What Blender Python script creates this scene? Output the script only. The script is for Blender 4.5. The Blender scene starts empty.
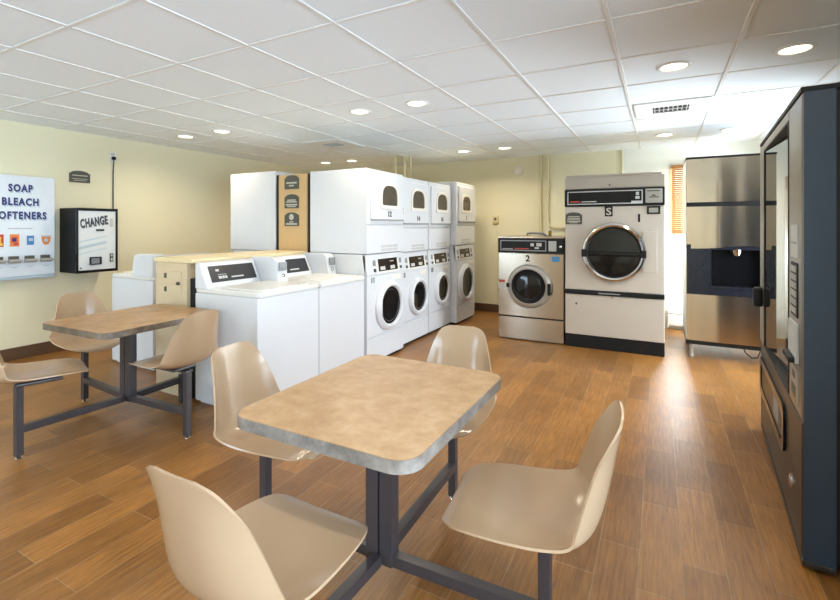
import bpy, bmesh, math, random
from mathutils import Vector, Matrix
random.seed(7)
scn = bpy.context.scene
COL = scn.collection
PI = math.pi

# ------------------------------------------------------------------ colour / materials
def srgb(r, g, b):
    def f(c):
        c /= 255.0
        return c / 12.92 if c <= 0.04045 else ((c + 0.055) / 1.055) ** 2.4
    return (f(r), f(g), f(b), 1.0)

def newmat(name):
    m = bpy.data.materials.new(name); m.use_nodes = True
    nt = m.node_tree
    return m, nt, nt.nodes['Principled BSDF']

def mat(name, rgb, rough=0.5, metal=0.0, noise=0.0, nscale=8.0, bump=0.0, bscale=60.0, coat=0.0, spec=0.5, ior=None, emis=None, estr=0.0, stretch=None, aniso=0.0):
    m, nt, b = newmat(name)
    c = srgb(*rgb)
    b.inputs['Base Color'].default_value = c
    b.inputs['Roughness'].default_value = rough
    b.inputs['Metallic'].default_value = metal
    b.inputs['Coat Weight'].default_value = coat
    b.inputs['Specular IOR Level'].default_value = spec
    if ior: b.inputs['IOR'].default_value = ior
    if emis:
        b.inputs['Emission Color'].default_value = srgb(*emis)
        b.inputs['Emission Strength'].default_value = estr
    N = nt.nodes; L = nt.links
    tc = N.new('ShaderNodeTexCoord')
    mp = N.new('ShaderNodeMapping'); L.new(tc.outputs['Object'], mp.inputs[0])
    if stretch: mp.inputs['Scale'].default_value = stretch
    nz = N.new('ShaderNodeTexNoise'); nz.inputs['Scale'].default_value = nscale; nz.inputs['Detail'].default_value = 4
    L.new(mp.outputs[0], nz.inputs['Vector'])
    n = max(noise, 0.02)
    mx = N.new('ShaderNodeMix'); mx.data_type = 'RGBA'
    mx.inputs[6].default_value = tuple(max(0, v * (1 - n)) for v in c[:3]) + (1,)
    mx.inputs[7].default_value = tuple(min(1, v * (1 + n)) for v in c[:3]) + (1,)
    L.new(nz.outputs[0], mx.inputs[0]); L.new(mx.outputs[2], b.inputs['Base Color'])
    if bump > 0:
        n2 = N.new('ShaderNodeTexNoise'); n2.inputs['Scale'].default_value = bscale
        L.new(mp.outputs[0], n2.inputs['Vector'])
        bp = N.new('ShaderNodeBump'); bp.inputs['Strength'].default_value = bump; bp.inputs['Distance'].default_value = 0.01
        L.new(n2.outputs[0], bp.inputs['Height']); L.new(bp.outputs[0], b.inputs['Normal'])
    return m

def floor_mat():
    m, nt, b = newmat('wood_plank_tile')
    N = nt.nodes; L = nt.links
    tc = N.new('ShaderNodeTexCoord')
    sp = N.new('ShaderNodeSeparateXYZ'); L.new(tc.outputs['Object'], sp.inputs[0])
    ax = N.new('ShaderNodeMath'); ax.operation = 'ADD'; ax.inputs[1].default_value = 0.076 + 0.1545 * 60; L.new(sp.outputs[0], ax.inputs[0])
    ay = N.new('ShaderNodeMath'); ay.operation = 'ADD'; ay.inputs[1].default_value = 10.17; L.new(sp.outputs[1], ay.inputs[0])
    cb = N.new('ShaderNodeCombineXYZ'); L.new(ay.outputs[0], cb.inputs[0]); L.new(ax.outputs[0], cb.inputs[1])
    br = N.new('ShaderNodeTexBrick'); L.new(cb.outputs[0], br.inputs['Vector'])
    br.inputs['Scale'].default_value = 1.0; br.inputs['Brick Width'].default_value = 0.615
    br.inputs['Row Height'].default_value = 0.1545; br.inputs['Mortar Size'].default_value = 0.0022
    br.inputs['Mortar Smooth'].default_value = 0.25; br.offset = 0.37; br.offset_frequency = 2
    br.inputs['Color1'].default_value = srgb(134, 90, 41); br.inputs['Color2'].default_value = srgb(167, 116, 57)
    br.inputs['Mortar'].default_value = srgb(160, 128, 90)
    # long grain
    mp = N.new('ShaderNodeMapping'); mp.inputs['Scale'].default_value = (48, 3.2, 1); L.new(tc.outputs['Object'], mp.inputs[0])
    g1 = N.new('ShaderNodeTexNoise'); g1.inputs['Scale'].default_value = 1.6; g1.inputs['Detail'].default_value = 8; g1.inputs['Roughness'].default_value = 0.7
    L.new(mp.outputs[0], g1.inputs['Vector'])
    cr = N.new('ShaderNodeValToRGB'); cr.color_ramp.elements[0].position = 0.30; cr.color_ramp.elements[0].color = (0.34, 0.30, 0.26, 1)
    cr.color_ramp.elements[1].position = 0.66; cr.color_ramp.elements[1].color = (1.12, 1.1, 1.06, 1); L.new(g1.outputs[0], cr.inputs[0])
    mu = N.new('ShaderNodeMix'); mu.data_type = 'RGBA'; mu.blend_type = 'MULTIPLY'; mu.inputs[0].default_value = 0.8
    L.new(br.outputs['Color'], mu.inputs[6]); L.new(cr.outputs[0], mu.inputs[7])
    g2 = N.new('ShaderNodeTexNoise'); g2.inputs['Scale'].default_value = 3.0; g2.inputs['Detail'].default_value = 3
    L.new(tc.outputs['Object'], g2.inputs['Vector'])
    c2 = N.new('ShaderNodeValToRGB'); c2.color_ramp.elements[0].color = (0.8, 0.78, 0.76, 1); c2.color_ramp.elements[1].color = (1.15, 1.15, 1.15, 1)
    c2.color_ramp.elements[0].position = .3; c2.color_ramp.elements[1].position = .7
    L.new(g2.outputs[0], c2.inputs[0])
    m2 = N.new('ShaderNodeMix'); m2.data_type = 'RGBA'; m2.blend_type = 'MULTIPLY'; m2.inputs[0].default_value = 0.8
    L.new(mu.outputs[2], m2.inputs[6]); L.new(c2.outputs[0], m2.inputs[7])
    L.new(m2.outputs[2], b.inputs['Base Color'])
    b.inputs['Roughness'].default_value = 0.36
    rr = N.new('ShaderNodeMapRange'); rr.inputs[3].default_value = 0.26; rr.inputs[4].default_value = 0.46
    L.new(g1.outputs[0], rr.inputs[0]); L.new(rr.outputs[0], b.inputs['Roughness'])
    ad = N.new('ShaderNodeMath'); ad.operation = 'MULTIPLY'; ad.inputs[1].default_value = -2.2; L.new(br.outputs['Fac'], ad.inputs[0])
    a2 = N.new('ShaderNodeMath'); a2.operation = 'ADD'; L.new(ad.outputs[0], a2.inputs[0]); L.new(g1.outputs[0], a2.inputs[1])
    bp = N.new('ShaderNodeBump'); bp.inputs['Strength'].default_value = 0.3; bp.inputs['Distance'].default_value = 0.002
    L.new(a2.outputs[0], bp.inputs['Height']); L.new(bp.outputs[0], b.inputs['Normal'])
    return m

def laminate(name, a, bcol, c):
    m, nt, b = newmat(name)
    N = nt.nodes; L = nt.links
    tc = N.new('ShaderNodeTexCoord')
    n1 = N.new('ShaderNodeTexNoise'); n1.inputs['Scale'].default_value = 14; n1.inputs['Detail'].default_value = 7; n1.inputs['Distortion'].default_value = 0.2; n1.inputs['Roughness'].default_value = .62
    L.new(tc.outputs['Object'], n1.inputs['Vector'])
    r = N.new('ShaderNodeValToRGB'); e = r.color_ramp.elements
    e[0].position = 0.34; e[0].color = srgb(*a); e[1].position = 0.66; e[1].color = srgb(*c)
    x = e.new(0.5); x.color = srgb(*bcol)
    L.new(n1.outputs[0], r.inputs[0]); L.new(r.outputs[0], b.inputs['Base Color'])
    b.inputs['Roughness'].default_value = 0.34
    return m

def steel(name, rgb, rough):
    m = mat(name, rgb, rough, 1.0, noise=.05, nscale=2, stretch=(1, 1, 90))
    nt = m.node_tree; b = nt.nodes['Principled BSDF']
    b.inputs['Anisotropic'].default_value = .88; b.inputs['Anisotropic Rotation'].default_value = 0.0
    tg = nt.nodes.new('ShaderNodeCombineXYZ'); tg.inputs[2].default_value = 1.0
    nt.links.new(tg.outputs[0], b.inputs['Tangent'])
    return m

M = {}
M['floor'] = floor_mat()
M['wall'] = mat('cream_wall_paint', (230, 224, 193), 0.75, noise=0.03, nscale=2, bump=0.06, bscale=150)
M['wall_pale'] = mat('pale_wall_paint', (235, 236, 226), 0.75, noise=0.02, bump=0.05, bscale=150)
M['ceil'] = mat('ceiling_tile', (240, 248, 254), 0.92, noise=0.03, nscale=70, bump=0.18, bscale=220)
M['tbar'] = mat('ceiling_grid_bar', (232, 234, 232), 0.55)
M['base'] = mat('dark_brown_baseboard', (92, 66, 44), 0.5, noise=0.1)
M['white'] = mat('white_enamel', (214, 216, 219), 0.28, noise=0.015)
M['white2'] = mat('warm_white_plastic', (232, 228, 217), 0.4)
M['white_top'] = mat('cream_white_enamel', (222, 220, 214), 0.25)
M['greyline'] = mat('grey_seam', (150, 150, 148), 0.5)
M['grey'] = mat('grey_plastic', (138, 141, 143), 0.45)
M['lgrey'] = mat('light_grey_plastic', (190, 190, 186), 0.45)
M['black'] = mat('black_plastic', (20, 20, 21), 0.55, spec=.3)
M['blackgloss'] = mat('black_gloss', (14, 14, 16), 0.18, spec=.3)
M['panel_dark'] = mat('dark_control_film', (42, 42, 44), 0.3, noise=0.2, nscale=20)
M['panel_brown'] = mat('dark_brown_control_film', (36, 27, 23), 0.25, noise=0.6, nscale=45)
M['beige'] = mat('beige_painted_steel', (203, 184, 150), 0.5, noise=0.03)
M['beige_light'] = mat('cream_counter', (222, 204, 160), 0.45, noise=0.03)
M['tan'] = mat('tan_wood_panel', (205, 170, 120), 0.5, noise=0.08, nscale=3, stretch=(6, 6, .6))
M['plaque'] = mat('grey_green_plaque', (74, 74, 66), 0.5, noise=0.1)
M['cream_mark'] = mat('cream_lettering', (186, 182, 168), 0.5)
M['post'] = mat('dark_bronze_steel', (60, 55, 57), 0.36, noise=0.06)
M['shell'] = mat('beige_moulded_plastic', (178, 151, 121), 0.2, noise=0.03, nscale=5, bump=0.02, bscale=30)
M['top'] = laminate('mottled_tan_laminate', (176, 137, 94), (188, 150, 107), (198, 164, 125))
M['top_brown'] = laminate('mottled_brown_laminate', (150, 112, 72), (172, 132, 88), (186, 148, 104))
M['edge_brown'] = laminate('mottled_brown_edge', (84, 74, 64), (108, 96, 82), (132, 120, 104))
M['edge'] = laminate('mottled_grey_edge', (104, 97, 90), (132, 125, 117), (156, 149, 140))
M['steel'] = steel('brushed_stainless', (186, 174, 157), .26)
M['steel_bowed'] = steel('satin_stainless', (204, 191, 172), .22)
M['chrome'] = mat('chrome', (205, 203, 198), 0.13, 1.0)
M['silverpaint'] = mat('silver_grey_paint', (164, 160, 152), 0.35, 0.4)
M['dryer'] = mat('warm_grey_enamel', (193, 184, 171), 0.4, noise=0.015)
M['dryer_top'] = mat('warm_grey_metal', (170, 160, 146), 0.35, 0.3)
M['darkglass'] = mat('dark_door_glass', (20, 21, 22), 0.08, noise=0.2, spec=0.4)
M['archglass'] = mat('smoky_dryer_glass', (74, 68, 58), 0.25, noise=0.25, nscale=12)
M['drum'] = mat('drum_steel', (74, 76, 80), 0.35, 0.8)
M['navy'] = mat('dark_slate_blue_paint', (33, 50, 66), 0.42, noise=0.03)
M['vdark'] = mat('dark_bronze_panel', (46, 42, 40), 0.35, 0.2, noise=0.04)
M['vcol'] = mat('brushed_bronze_column', (128, 120, 110), 0.3, 0.7, noise=0.05, stretch=(1, 1, 30))
M['vglass'] = mat('reflective_vending_glass', (26, 28, 30), 0.02, spec=1.0, ior=2.6)
M['bronze'] = mat('dark_display', (27, 29, 37), 0.25)
M['navytext'] = mat('navy_lettering', (38, 40, 110), 0.5)
M['bluegrey'] = mat('pale_blue_lettering_shadow', (176, 194, 206), 0.6)
M['darktext'] = mat('charcoal_lettering', (58, 60, 70), 0.5)
M['board'] = mat('pale_board_face', (216, 224, 230), 0.35, noise=0.05, nscale=12)
M['chgface'] = mat('silver_white_face', (214, 219, 220), 0.35, noise=0.05, nscale=20)
M['red'] = mat('red_carton', (190, 62, 44), 0.5)
M['orange'] = mat('orange_carton', (226, 130, 50), 0.5)
M['yellow'] = mat('yellow_print', (238, 200, 70), 0.5)
M['blue'] = mat('blue_carton', (64, 128, 180), 0.5)
M['wood_blind'] = mat('bamboo_blind', (150, 106, 60), 0.6, noise=0.25, nscale=6, stretch=(1, 1, 25))
M['pipe'] = mat('cream_painted_pipe', (214, 203, 160), 0.5)
M['brass'] = mat('brass', (170, 130, 60), 0.35, 0.9)
M['cordm'] = mat('black_cord', (26, 25, 25), 0.5)
M['heater'] = mat('white_heater_enamel', (236, 236, 232), 0.4)
M['lamp'] = mat('lamp_lens', (255, 244, 220), 0.4, emis=(255, 240, 212), estr=6.0)
M['ventdark'] = mat('dark_vent_gap', (30, 29, 28), 0.7)
def pane_mat():
    m, nt, b = newmat('clear_pane'); nt.nodes.remove(b)
    o = nt.nodes['Material Output']; t = nt.nodes.new('ShaderNodeBsdfTransparent'); g = nt.nodes.new('ShaderNodeBsdfGlossy'); g.inputs['Roughness'].default_value = .02
    f = nt.nodes.new('ShaderNodeFresnel'); f.inputs[0].default_value = 1.2
    x = nt.nodes.new('ShaderNodeMixShader'); nt.links.new(f.outputs[0], x.inputs[0]); nt.links.new(t.outputs[0], x.inputs[1]); nt.links.new(g.outputs[0], x.inputs[2]); nt.links.new(x.outputs[0], o.inputs[0])
    return m
M['pane'] = pane_mat()

# ------------------------------------------------------------------ mesh helpers
class MB:
    def __init__(s): s.bm = bmesh.new()
    def _merge(s, t, mtx=None):
        if mtx is not None: bmesh.ops.transform(t, matrix=mtx, verts=t.verts)
        me = bpy.data.meshes.new('tmp'); t.to_mesh(me); t.free(); s.bm.from_mesh(me); bpy.data.meshes.remove(me)
    def box(s, x0, x1, y0, y1, z0, z1, bev=0.004, seg=2, mtx=None):
        t = bmesh.new(); bmesh.ops.create_cube(t, size=1)
        for v in t.verts:
            v.co = Vector(((x0 + x1) / 2 + v.co.x * (x1 - x0), (y0 + y1) / 2 + v.co.y * (y1 - y0), (z0 + z1) / 2 + v.co.z * (z1 - z0)))
        b = min(bev, 0.45 * min(abs(x1 - x0), abs(y1 - y0), abs(z1 - z0)))
        if b > 0: bmesh.ops.bevel(t, geom=t.edges[:], offset=b, segments=seg, affect='EDGES', profile=0.5)
        s._merge(t, mtx); return s
    def prism(s, poly, a, b, axis='z', bev=0.0, mtx=None):
        """extrude 2D polygon along axis from a to b. axis z:(x,y) y:(x,z) x:(y,z)"""
        t = bmesh.new()
        def P(p, h):
            return (p[0], p[1], h) if axis == 'z' else ((p[0], h, p[1]) if axis == 'y' else (h, p[0], p[1]))
        A = [t.verts.new(P(p, a)) for p in poly]; B = [t.verts.new(P(p, b)) for p in poly]
        n = len(poly)
        t.faces.new(A); t.faces.new(B[::-1])
        for i in range(n): t.faces.new((A[i], B[i], B[(i + 1) % n], A[(i + 1) % n]))
        bmesh.ops.recalc_face_normals(t, faces=t.faces)
        if bev > 0: bmesh.ops.bevel(t, geom=t.edges[:], offset=bev, segments=2, affect='EDGES')
        s._merge(t, mtx); return s
    def ring(s, outer, inner, a, b, axis='z', mtx=None):
        """frame: extruded outline with a hole; outer and inner have equal counts"""
        t = bmesh.new(); n = len(outer)
        def P(p, h):
            return (p[0], p[1], h) if axis == 'z' else ((p[0], h, p[1]) if axis == 'y' else (h, p[0], p[1]))
        V = [[t.verts.new(P(p, h)) for p in q] for q in (outer, inner) for h in (a, b)]
        oa, ob, ia, ib = V
        for i in range(n):
            j = (i + 1) % n
            t.faces.new((oa[i], oa[j], ob[j], ob[i])); t.faces.new((ia[i], ib[i], ib[j], ia[j]))
            t.faces.new((oa[i], ia[i], ia[j], oa[j])); t.faces.new((ob[i], ob[j], ib[j], ib[i]))
        bmesh.ops.recalc_face_normals(t, faces=t.faces); s._merge(t, mtx); return s
    def lathe(s, prof, seg=40, mtx=None):
        """profile (r,h) revolved about z"""
        t = bmesh.new(); rows = []
        for r, h in prof:
            if r < 1e-6: rows.append([t.verts.new((0, 0, h))])
            else: rows.append([t.verts.new((r * math.cos(2 * PI * k / seg), r * math.sin(2 * PI * k / seg), h)) for k in range(seg)])
        for A, B in zip(rows, rows[1:]):
            for k in range(seg):
                j = (k + 1) % seg
                if len(A) == 1 and len(B) == 1: continue
                if len(A) == 1: t.faces.new((A[0], B[k], B[j]))
                elif len(B) == 1: t.faces.new((A[k], B[0], A[j]))
                else: t.faces.new((A[k], B[k], B[j], A[j]))
        bmesh.ops.recalc_face_normals(t, faces=t.faces); s._merge(t, mtx); return s
    def cyl(s, p0, p1, r, seg=20, bev=0.0):
        p0, p1 = Vector(p0), Vector(p1); d = p1 - p0; L = d.length
        q = d.to_track_quat('Z', 'Y').to_matrix().to_4x4(); q.translation = p0
        bv = min(bev, r * .6)
        pr = [(0, 0), (r - bv, 0)] + ([(r, bv), (r, L - bv)] if bv else [(r, L)]) + [(r - bv, L), (0, L)]
        if not bv: pr = [(0, 0), (r, 0), (r, L), (0, L)]
        return s.lathe(pr, seg, q)
    def tube(s, pts, r, seg=10):
        t = bmesh.new(); pts = [Vector(p) for p in pts]; rows = []
        up = Vector((0, 0, 1))
        for i, p in enumerate(pts):
            d = (pts[min(i + 1, len(pts) - 1)] - pts[max(i - 1, 0)]).normalized()
            ref = up if abs(d.dot(up)) < .95 else Vector((1, 0, 0))
            a = d.cross(ref).normalized(); b = d.cross(a).normalized()
            rows.append([t.verts.new(p + r * (math.cos(2 * PI * k / seg) * a + math.sin(2 * PI * k / seg) * b)) for k in range(seg)])
        for A, B in zip(rows, rows[1:]):
            for k in range(seg): t.faces.new((A[k], A[(k + 1) % seg], B[(k + 1) % seg], B[k]))
        t.faces.new(rows[0][::-1]); t.faces.new(rows[-1])
        bmesh.ops.recalc_face_normals(t, faces=t.faces); s._merge(t); return s
    def mesh(s, name):
        me = bpy.data.meshes.new(name); s.bm.to_mesh(me); s.bm.free(); return me

def link(name, me, material, parent=None, label=None, loc=None, sharp=35, wn=False):
    o = bpy.data.objects.new(name, me); COL.objects.link(o)
    if material: 
        me.materials.clear(); me.materials.append(M[material] if isinstance(material, str) else material)
    for p in me.polygons: p.use_smooth = True
    try: me.set_sharp_from_angle(angle=math.radians(sharp))
    except Exception: pass
    if wn: m_ = o.modifiers.new('weighted_normals', 'WEIGHTED_NORMAL'); m_.keep_sharp = True
    if parent: o.parent = parent
    if loc: o.location = loc
    if label: o['label'] = label
    return o
def part(name, mb, material, parent, label=None, sharp=35):
    return link(name, mb.mesh(name), material, parent, label, sharp=sharp, wn=True)
def tag(o, label, cat, group=None):
    o['label'] = label; o['category'] = cat
    if group: o['group'] = group
    return o
def thing(name, label, cat, loc=(0, 0, 0), rz=0, group=None):
    o = bpy.data.objects.new(name, None); COL.objects.link(o); o.location = loc; o.rotation_euler = (0, 0, rz)
    o.empty_display_size = .1
    return tag(o, label, cat, group)
def struct(name, mb, material):
    o = part(name, mb, material, None); o['kind'] = 'structure'; return o
def copy_tree(o, parent=None):
    c = o.copy(); COL.objects.link(c)
    if parent is not None: c.parent = parent
    for ch in list(o.children): copy_tree(ch, c)
    return c
def rrect(x0, x1, y0, y1, r, n=8):
    pts = []
    for cx, cy, a0 in ((x1 - r, y1 - r, 0), (x0 + r, y1 - r, 90), (x0 + r, y0 + r, 180), (x1 - r, y0 + r, 270)):
        for k in range(n + 1):
            a = math.radians(a0 + 90 * k / n); pts.append((cx + r * math.cos(a), cy + r * math.sin(a)))
    return pts
def arch(x0, x1, z0, z1, k=1.0, n=16, r=0.02):
    """arched outline (dryer windows, plaques): flat bottom with small corners and an elliptical top"""
    w = (x1 - x0) / 2; cx = (x0 + x1) / 2; h = w * k
    pts = [(x0, z0 + r), (x0 + r * .3, z0 + r * .3), (x0 + r, z0), (x1 - r, z0), (x1 - r * .3, z0 + r * .3), (x1, z0 + r)]
    for i in range(n + 1):
        a = PI * i / n; c_, s_ = math.cos(a), math.sin(a); e = .72
        pts.append((cx + w * math.copysign(abs(c_) ** e, c_), z1 - h + h * abs(s_) ** e))
    return pts
def circle(cx, cy, r, n=40): return [(cx + r * math.cos(2 * PI * k / n), cy + r * math.sin(2 * PI * k / n)) for k in range(n)]
def text_mesh(body, size, depth=0.002, offset=0.0, shear=0.0, spacing=1.0):
    c = bpy.data.curves.new('lettering', 'FONT'); c.body = body; c.size = size; c.extrude = depth / 2; c.offset = offset; c.shear = shear
    c.space_character = spacing; c.align_x = 'CENTER'; c.align_y = 'CENTER'; c.space_character = spacing; c.resolution_u = 3
    o = bpy.data.objects.new('lettering_tmp', c); COL.objects.link(o)
    dg = bpy.context.evaluated_depsgraph_get(); dg.update()
    me = bpy.data.meshes.new_from_object(o.evaluated_get(dg))
    bpy.data.objects.remove(o); bpy.data.curves.remove(c)
    return me
# orientation of flat writing: plane facing direction
FACE = {'-y': Matrix.Rotation(PI / 2, 4, 'X'),
        '+x': Matrix.Rotation(PI / 2, 4, 'Z') @ Matrix.Rotation(PI / 2, 4, 'X'),
        '-x': Matrix.Rotation(-PI / 2, 4, 'Z') @ Matrix.Rotation(PI / 2, 4, 'X')}
def letter(name, body, size, loc, face, material, parent, width=None, height=None, offset=0.0, shear=0.0, rot=0.0, depth=0.002, label=None, tilt=0.0, spacing=1.0):
    me = text_mesh(body, size, depth, offset, shear, spacing)
    xs = [v.co.x for v in me.vertices]; ys = [v.co.y for v in me.vertices]
    w = max(xs) - min(xs); h = max(ys) - min(ys); cx = (max(xs) + min(xs)) / 2; cy = (max(ys) + min(ys)) / 2
    sx = (width / w) if width else 1; sy = (height / h) if height else sx
    if height and not width: sx = sy
    me.transform(Matrix.Translation(Vector(loc)) @ FACE[face] @ Matrix.Rotation(tilt, 4, 'X') @ Matrix.Rotation(rot, 4, 'Z') @ Matrix.Diagonal((sx, sy, 1, 1)) @ Matrix.Translation((-cx, -cy, 0)))
    return link(name, me, material, parent, label, sharp=20)

# ------------------------------------------------------------------ camera
cam = bpy.data.cameras.new('camera'); co = bpy.data.objects.new('camera', cam); COL.objects.link(co)
cam.sensor_fit = 'HORIZONTAL'; cam.sensor_width = 36; cam.lens = 36 * 454 / 840
YAW = math.atan(240 / 454)
co.location = (0, 0, 1.37); co.rotation_euler = (PI / 2, 0, YAW)
cam.shift_y = -74 / 840; cam.clip_start = .05; cam.clip_end = 100
scn.camera = co

# ------------------------------------------------------------------ room shell
XL, XR, YN, YB, ZC = -5.85, 1.55, -2.6, 6.95, 2.44
struct('floor', MB().box(XL - .15, XR + .15, YN - .15, YB + .15, -.12, 0, 0), 'floor')
struct('ceiling', MB().box(XL - .15, XR + .15, YN - .15, YB + .15, ZC, ZC + .12, 0), 'ceil')
g = MB()
GX, GY = 0.6405, 0.6325
k = -9
while k < 5:
    x = -0.235 + GX * k; k += 1
    if XL < x < XR: g.box(x - .012, x + .012, YN, YB, ZC - .006, ZC, .0015, 1)
k = -7
while k < 10:
    y = 1.268 + GY * k; k += 1
    if YN < y < YB: g.box(XL, XR, y - .012, y + .012, ZC - .005, ZC, .0015, 1)
struct('trim_1', g, 'tbar')
struct('wall_left', MB().box(XL - .12, XL, YN, YB, 0, ZC, 0), 'wall')
wins = [(-2.3, -.75), (-.65, .95), (4.4, 6.4)]; SZ0, SZ1 = .25, 2.12
w = MB(); ys = [YN] + [v for p in wins for v in p] + [YB]
for i in range(0, len(ys), 2): w.box(XR, XR + .12, ys[i], ys[i + 1], 0, ZC, 0)
for a, b in wins: w.box(XR, XR + .12, a, b, 0, SZ0, 0); w.box(XR, XR + .12, a, b, SZ1, ZC, 0)
struct('wall_right', w, 'wall_pale')
for i, (a, b) in enumerate(wins):
    f = MB().ring([(a, SZ0), (b, SZ0), (b, SZ1), (a, SZ1)], [(a + .06, SZ0 + .06), (b - .06, SZ0 + .06), (b - .06, SZ1 - .06), (a + .06, SZ1 - .06)], XR + .03, XR + .09, 'x')
    f.box(XR + .035, XR + .085, (a + b) / 2 - .025, (a + b) / 2 + .025, SZ0 + .06, SZ1 - .06)
    o1 = struct('window_%d' % (i + 2), f, 'heater')
    part('window_pane', MB().box(XR + .056, XR + .064, a + .06, b - .06, SZ0 + .06, SZ1 - .06, 0), 'pane', o1)
# back wall with the window opening
WX0, WX1, WZ0, WZ1 = 0.13, 1.30, 0.86, 2.17
w = MB()
w.box(XL - .12, -0.47, YB, YB + .12, 0, ZC, 0)
struct('wall_back', w, 'wall')
w = MB()
w.box(-0.47, WX0, YB, YB + .12, 0, ZC, 0); w.box(WX1, XR + .12, YB, YB + .12, 0, ZC, 0)
w.box(WX0, WX1, YB, YB + .12, 0, WZ0, 0); w.box(WX0, WX1, YB, YB + .12, WZ1, ZC, 0)
struct('wall_rear', w, 'wall_pale')
fr = MB()
fr.box(WX0, WX0 + .05, YB + .03, YB + .09, WZ0, WZ1); fr.box(WX1 - .05, WX1, YB + .03, YB + .09, WZ0, WZ1)
fr.box(WX0 + .05, WX1 - .05, YB + .03, YB + .09, WZ0, WZ0 + .05); fr.box(WX0 + .05, WX1 - .05, YB + .03, YB + .09, WZ1 - .05, WZ1)
fr.box((WX0 + WX1) / 2 - .02, (WX0 + WX1) / 2 + .02, YB + .035, YB + .085, WZ0 + .05, WZ1 - .05)
o1 = struct('window_1', fr, 'heater')
part('window_pane', MB().box(WX0 + .05, WX1 - .05, YB + .056, YB + .064, WZ0 + .05, WZ1 - .05, 0), 'pane', o1)
NW = (-5.5, -3.6, .15, 1.75)
w = MB()
w.box(XL - .12, NW[0], YN - .12, YN, 0, ZC, 0); w.box(NW[1], XR + .12, YN - .12, YN, 0, ZC, 0)
w.box(NW[0], NW[1], YN - .12, YN, 0, NW[2], 0); w.box(NW[0], NW[1], YN - .12, YN, NW[3], ZC, 0)
struct('wall_near', w, 'wall')
f = MB().ring([(NW[0], NW[2]), (NW[1], NW[2]), (NW[1], NW[3]), (NW[0], NW[3])], [(NW[0] + .06, NW[2] + .06), (NW[1] - .06, NW[2] + .06), (NW[1] - .06, NW[3] - .06), (NW[0] + .06, NW[3] - .06)], YN - .09, YN - .03, 'y')
f.box(-4.575, -4.525, YN - .085, YN - .035, NW[2] + .06, NW[3] - .06)
o1 = struct('window_5', f, 'heater')
part('window_pane', MB().box(NW[0] + .06, NW[1] - .06, YN - .064, YN - .056, NW[2] + .06, NW[3] - .06, 0), 'pane', o1)
def skirting(name, mb, m):
    return struct(name, mb, m)
skirting('baseboard_left', MB().box(XL, XL + .016, YN, YB, 0, .125, .005), 'base')
skirting('baseboard_back', MB().box(XL + .016, -0.5, YB - .016, YB, 0, .125, .005), 'base')

# ------------------------------------------------------------------ cluster tables
def shell_mesh(lean=0.0):
    ctrl = [(.232, .452, .050, 0), (.237, .462, .095, .001), (.231, .472, .138, .002), (.214, .479, .168, .004), (.184, .483, .190, .008), (.11, .481, .207, .016),
            (.02, .474, .214, .026), (-.07, .468, .215, .038), (-.145, .473, .213, .050), (-.195, .500, .208, .062), (-.222, .552, .197, .068),
            (-.240, .625, .180, .064), (-.254, .70, .161, .052), (-.265, .757, .143, .034), (-.272, .797, .126, .018), (-.276, .820, .104, .008), (-.278, .832, .068, .003)]
    NT, NU = 60, 24
    def cat(vals, t):
        n = len(vals) - 1; f = t * n; i = min(int(f), n - 1); u = f - i
        p0 = vals[max(i - 1, 0)]; p1 = vals[i]; p2 = vals[i + 1]; p3 = vals[min(i + 2, n)]
        return .5 * (2 * p1 + (p2 - p0) * u + (2 * p0 - 5 * p1 + 4 * p2 - p3) * u * u + (3 * p1 - p0 - 3 * p2 + p3) * u ** 3)
    ch = list(zip(*ctrl)); bm = bmesh.new(); rows = []
    P = [tuple(cat(ch[c], i / NT) for c in range(4)) for i in range(NT + 1)]
    for i, (x, z, hw, c) in enumerate(P):
        a = P[max(i - 1, 0)]; b = P[min(i + 1, NT)]
        d = Vector((b[0] - a[0], 0, b[1] - a[1])).normalized(); n = Vector((d.z, 0, -d.x))
        row = []
        for j in range(NU + 1):
            u = -1 + 2 * j / NU
            off = c * (abs(u) ** 2.6)
            row.append(bm.verts.new(Vector((x, u * hw, z)) + n * off))
        rows.append(row)
    for A, B in zip(rows, rows[1:]):
        for j in range(NU): bm.faces.new((A[j], A[j + 1], B[j + 1], B[j]))
    bmesh.ops.recalc_face_normals(bm, faces=bm.faces)
    # thickness: offset copy
    bm.normal_update()
    geom = bmesh.ops.solidify(bm, geom=bm.faces[:], thickness=0.007)
    bmesh.ops.recalc_face_normals(bm, faces=bm.faces)
    me = bpy.data.meshes.new('shell'); bm.to_mesh(me); bm.free()
    return me
SHELL = shell_mesh()

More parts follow.
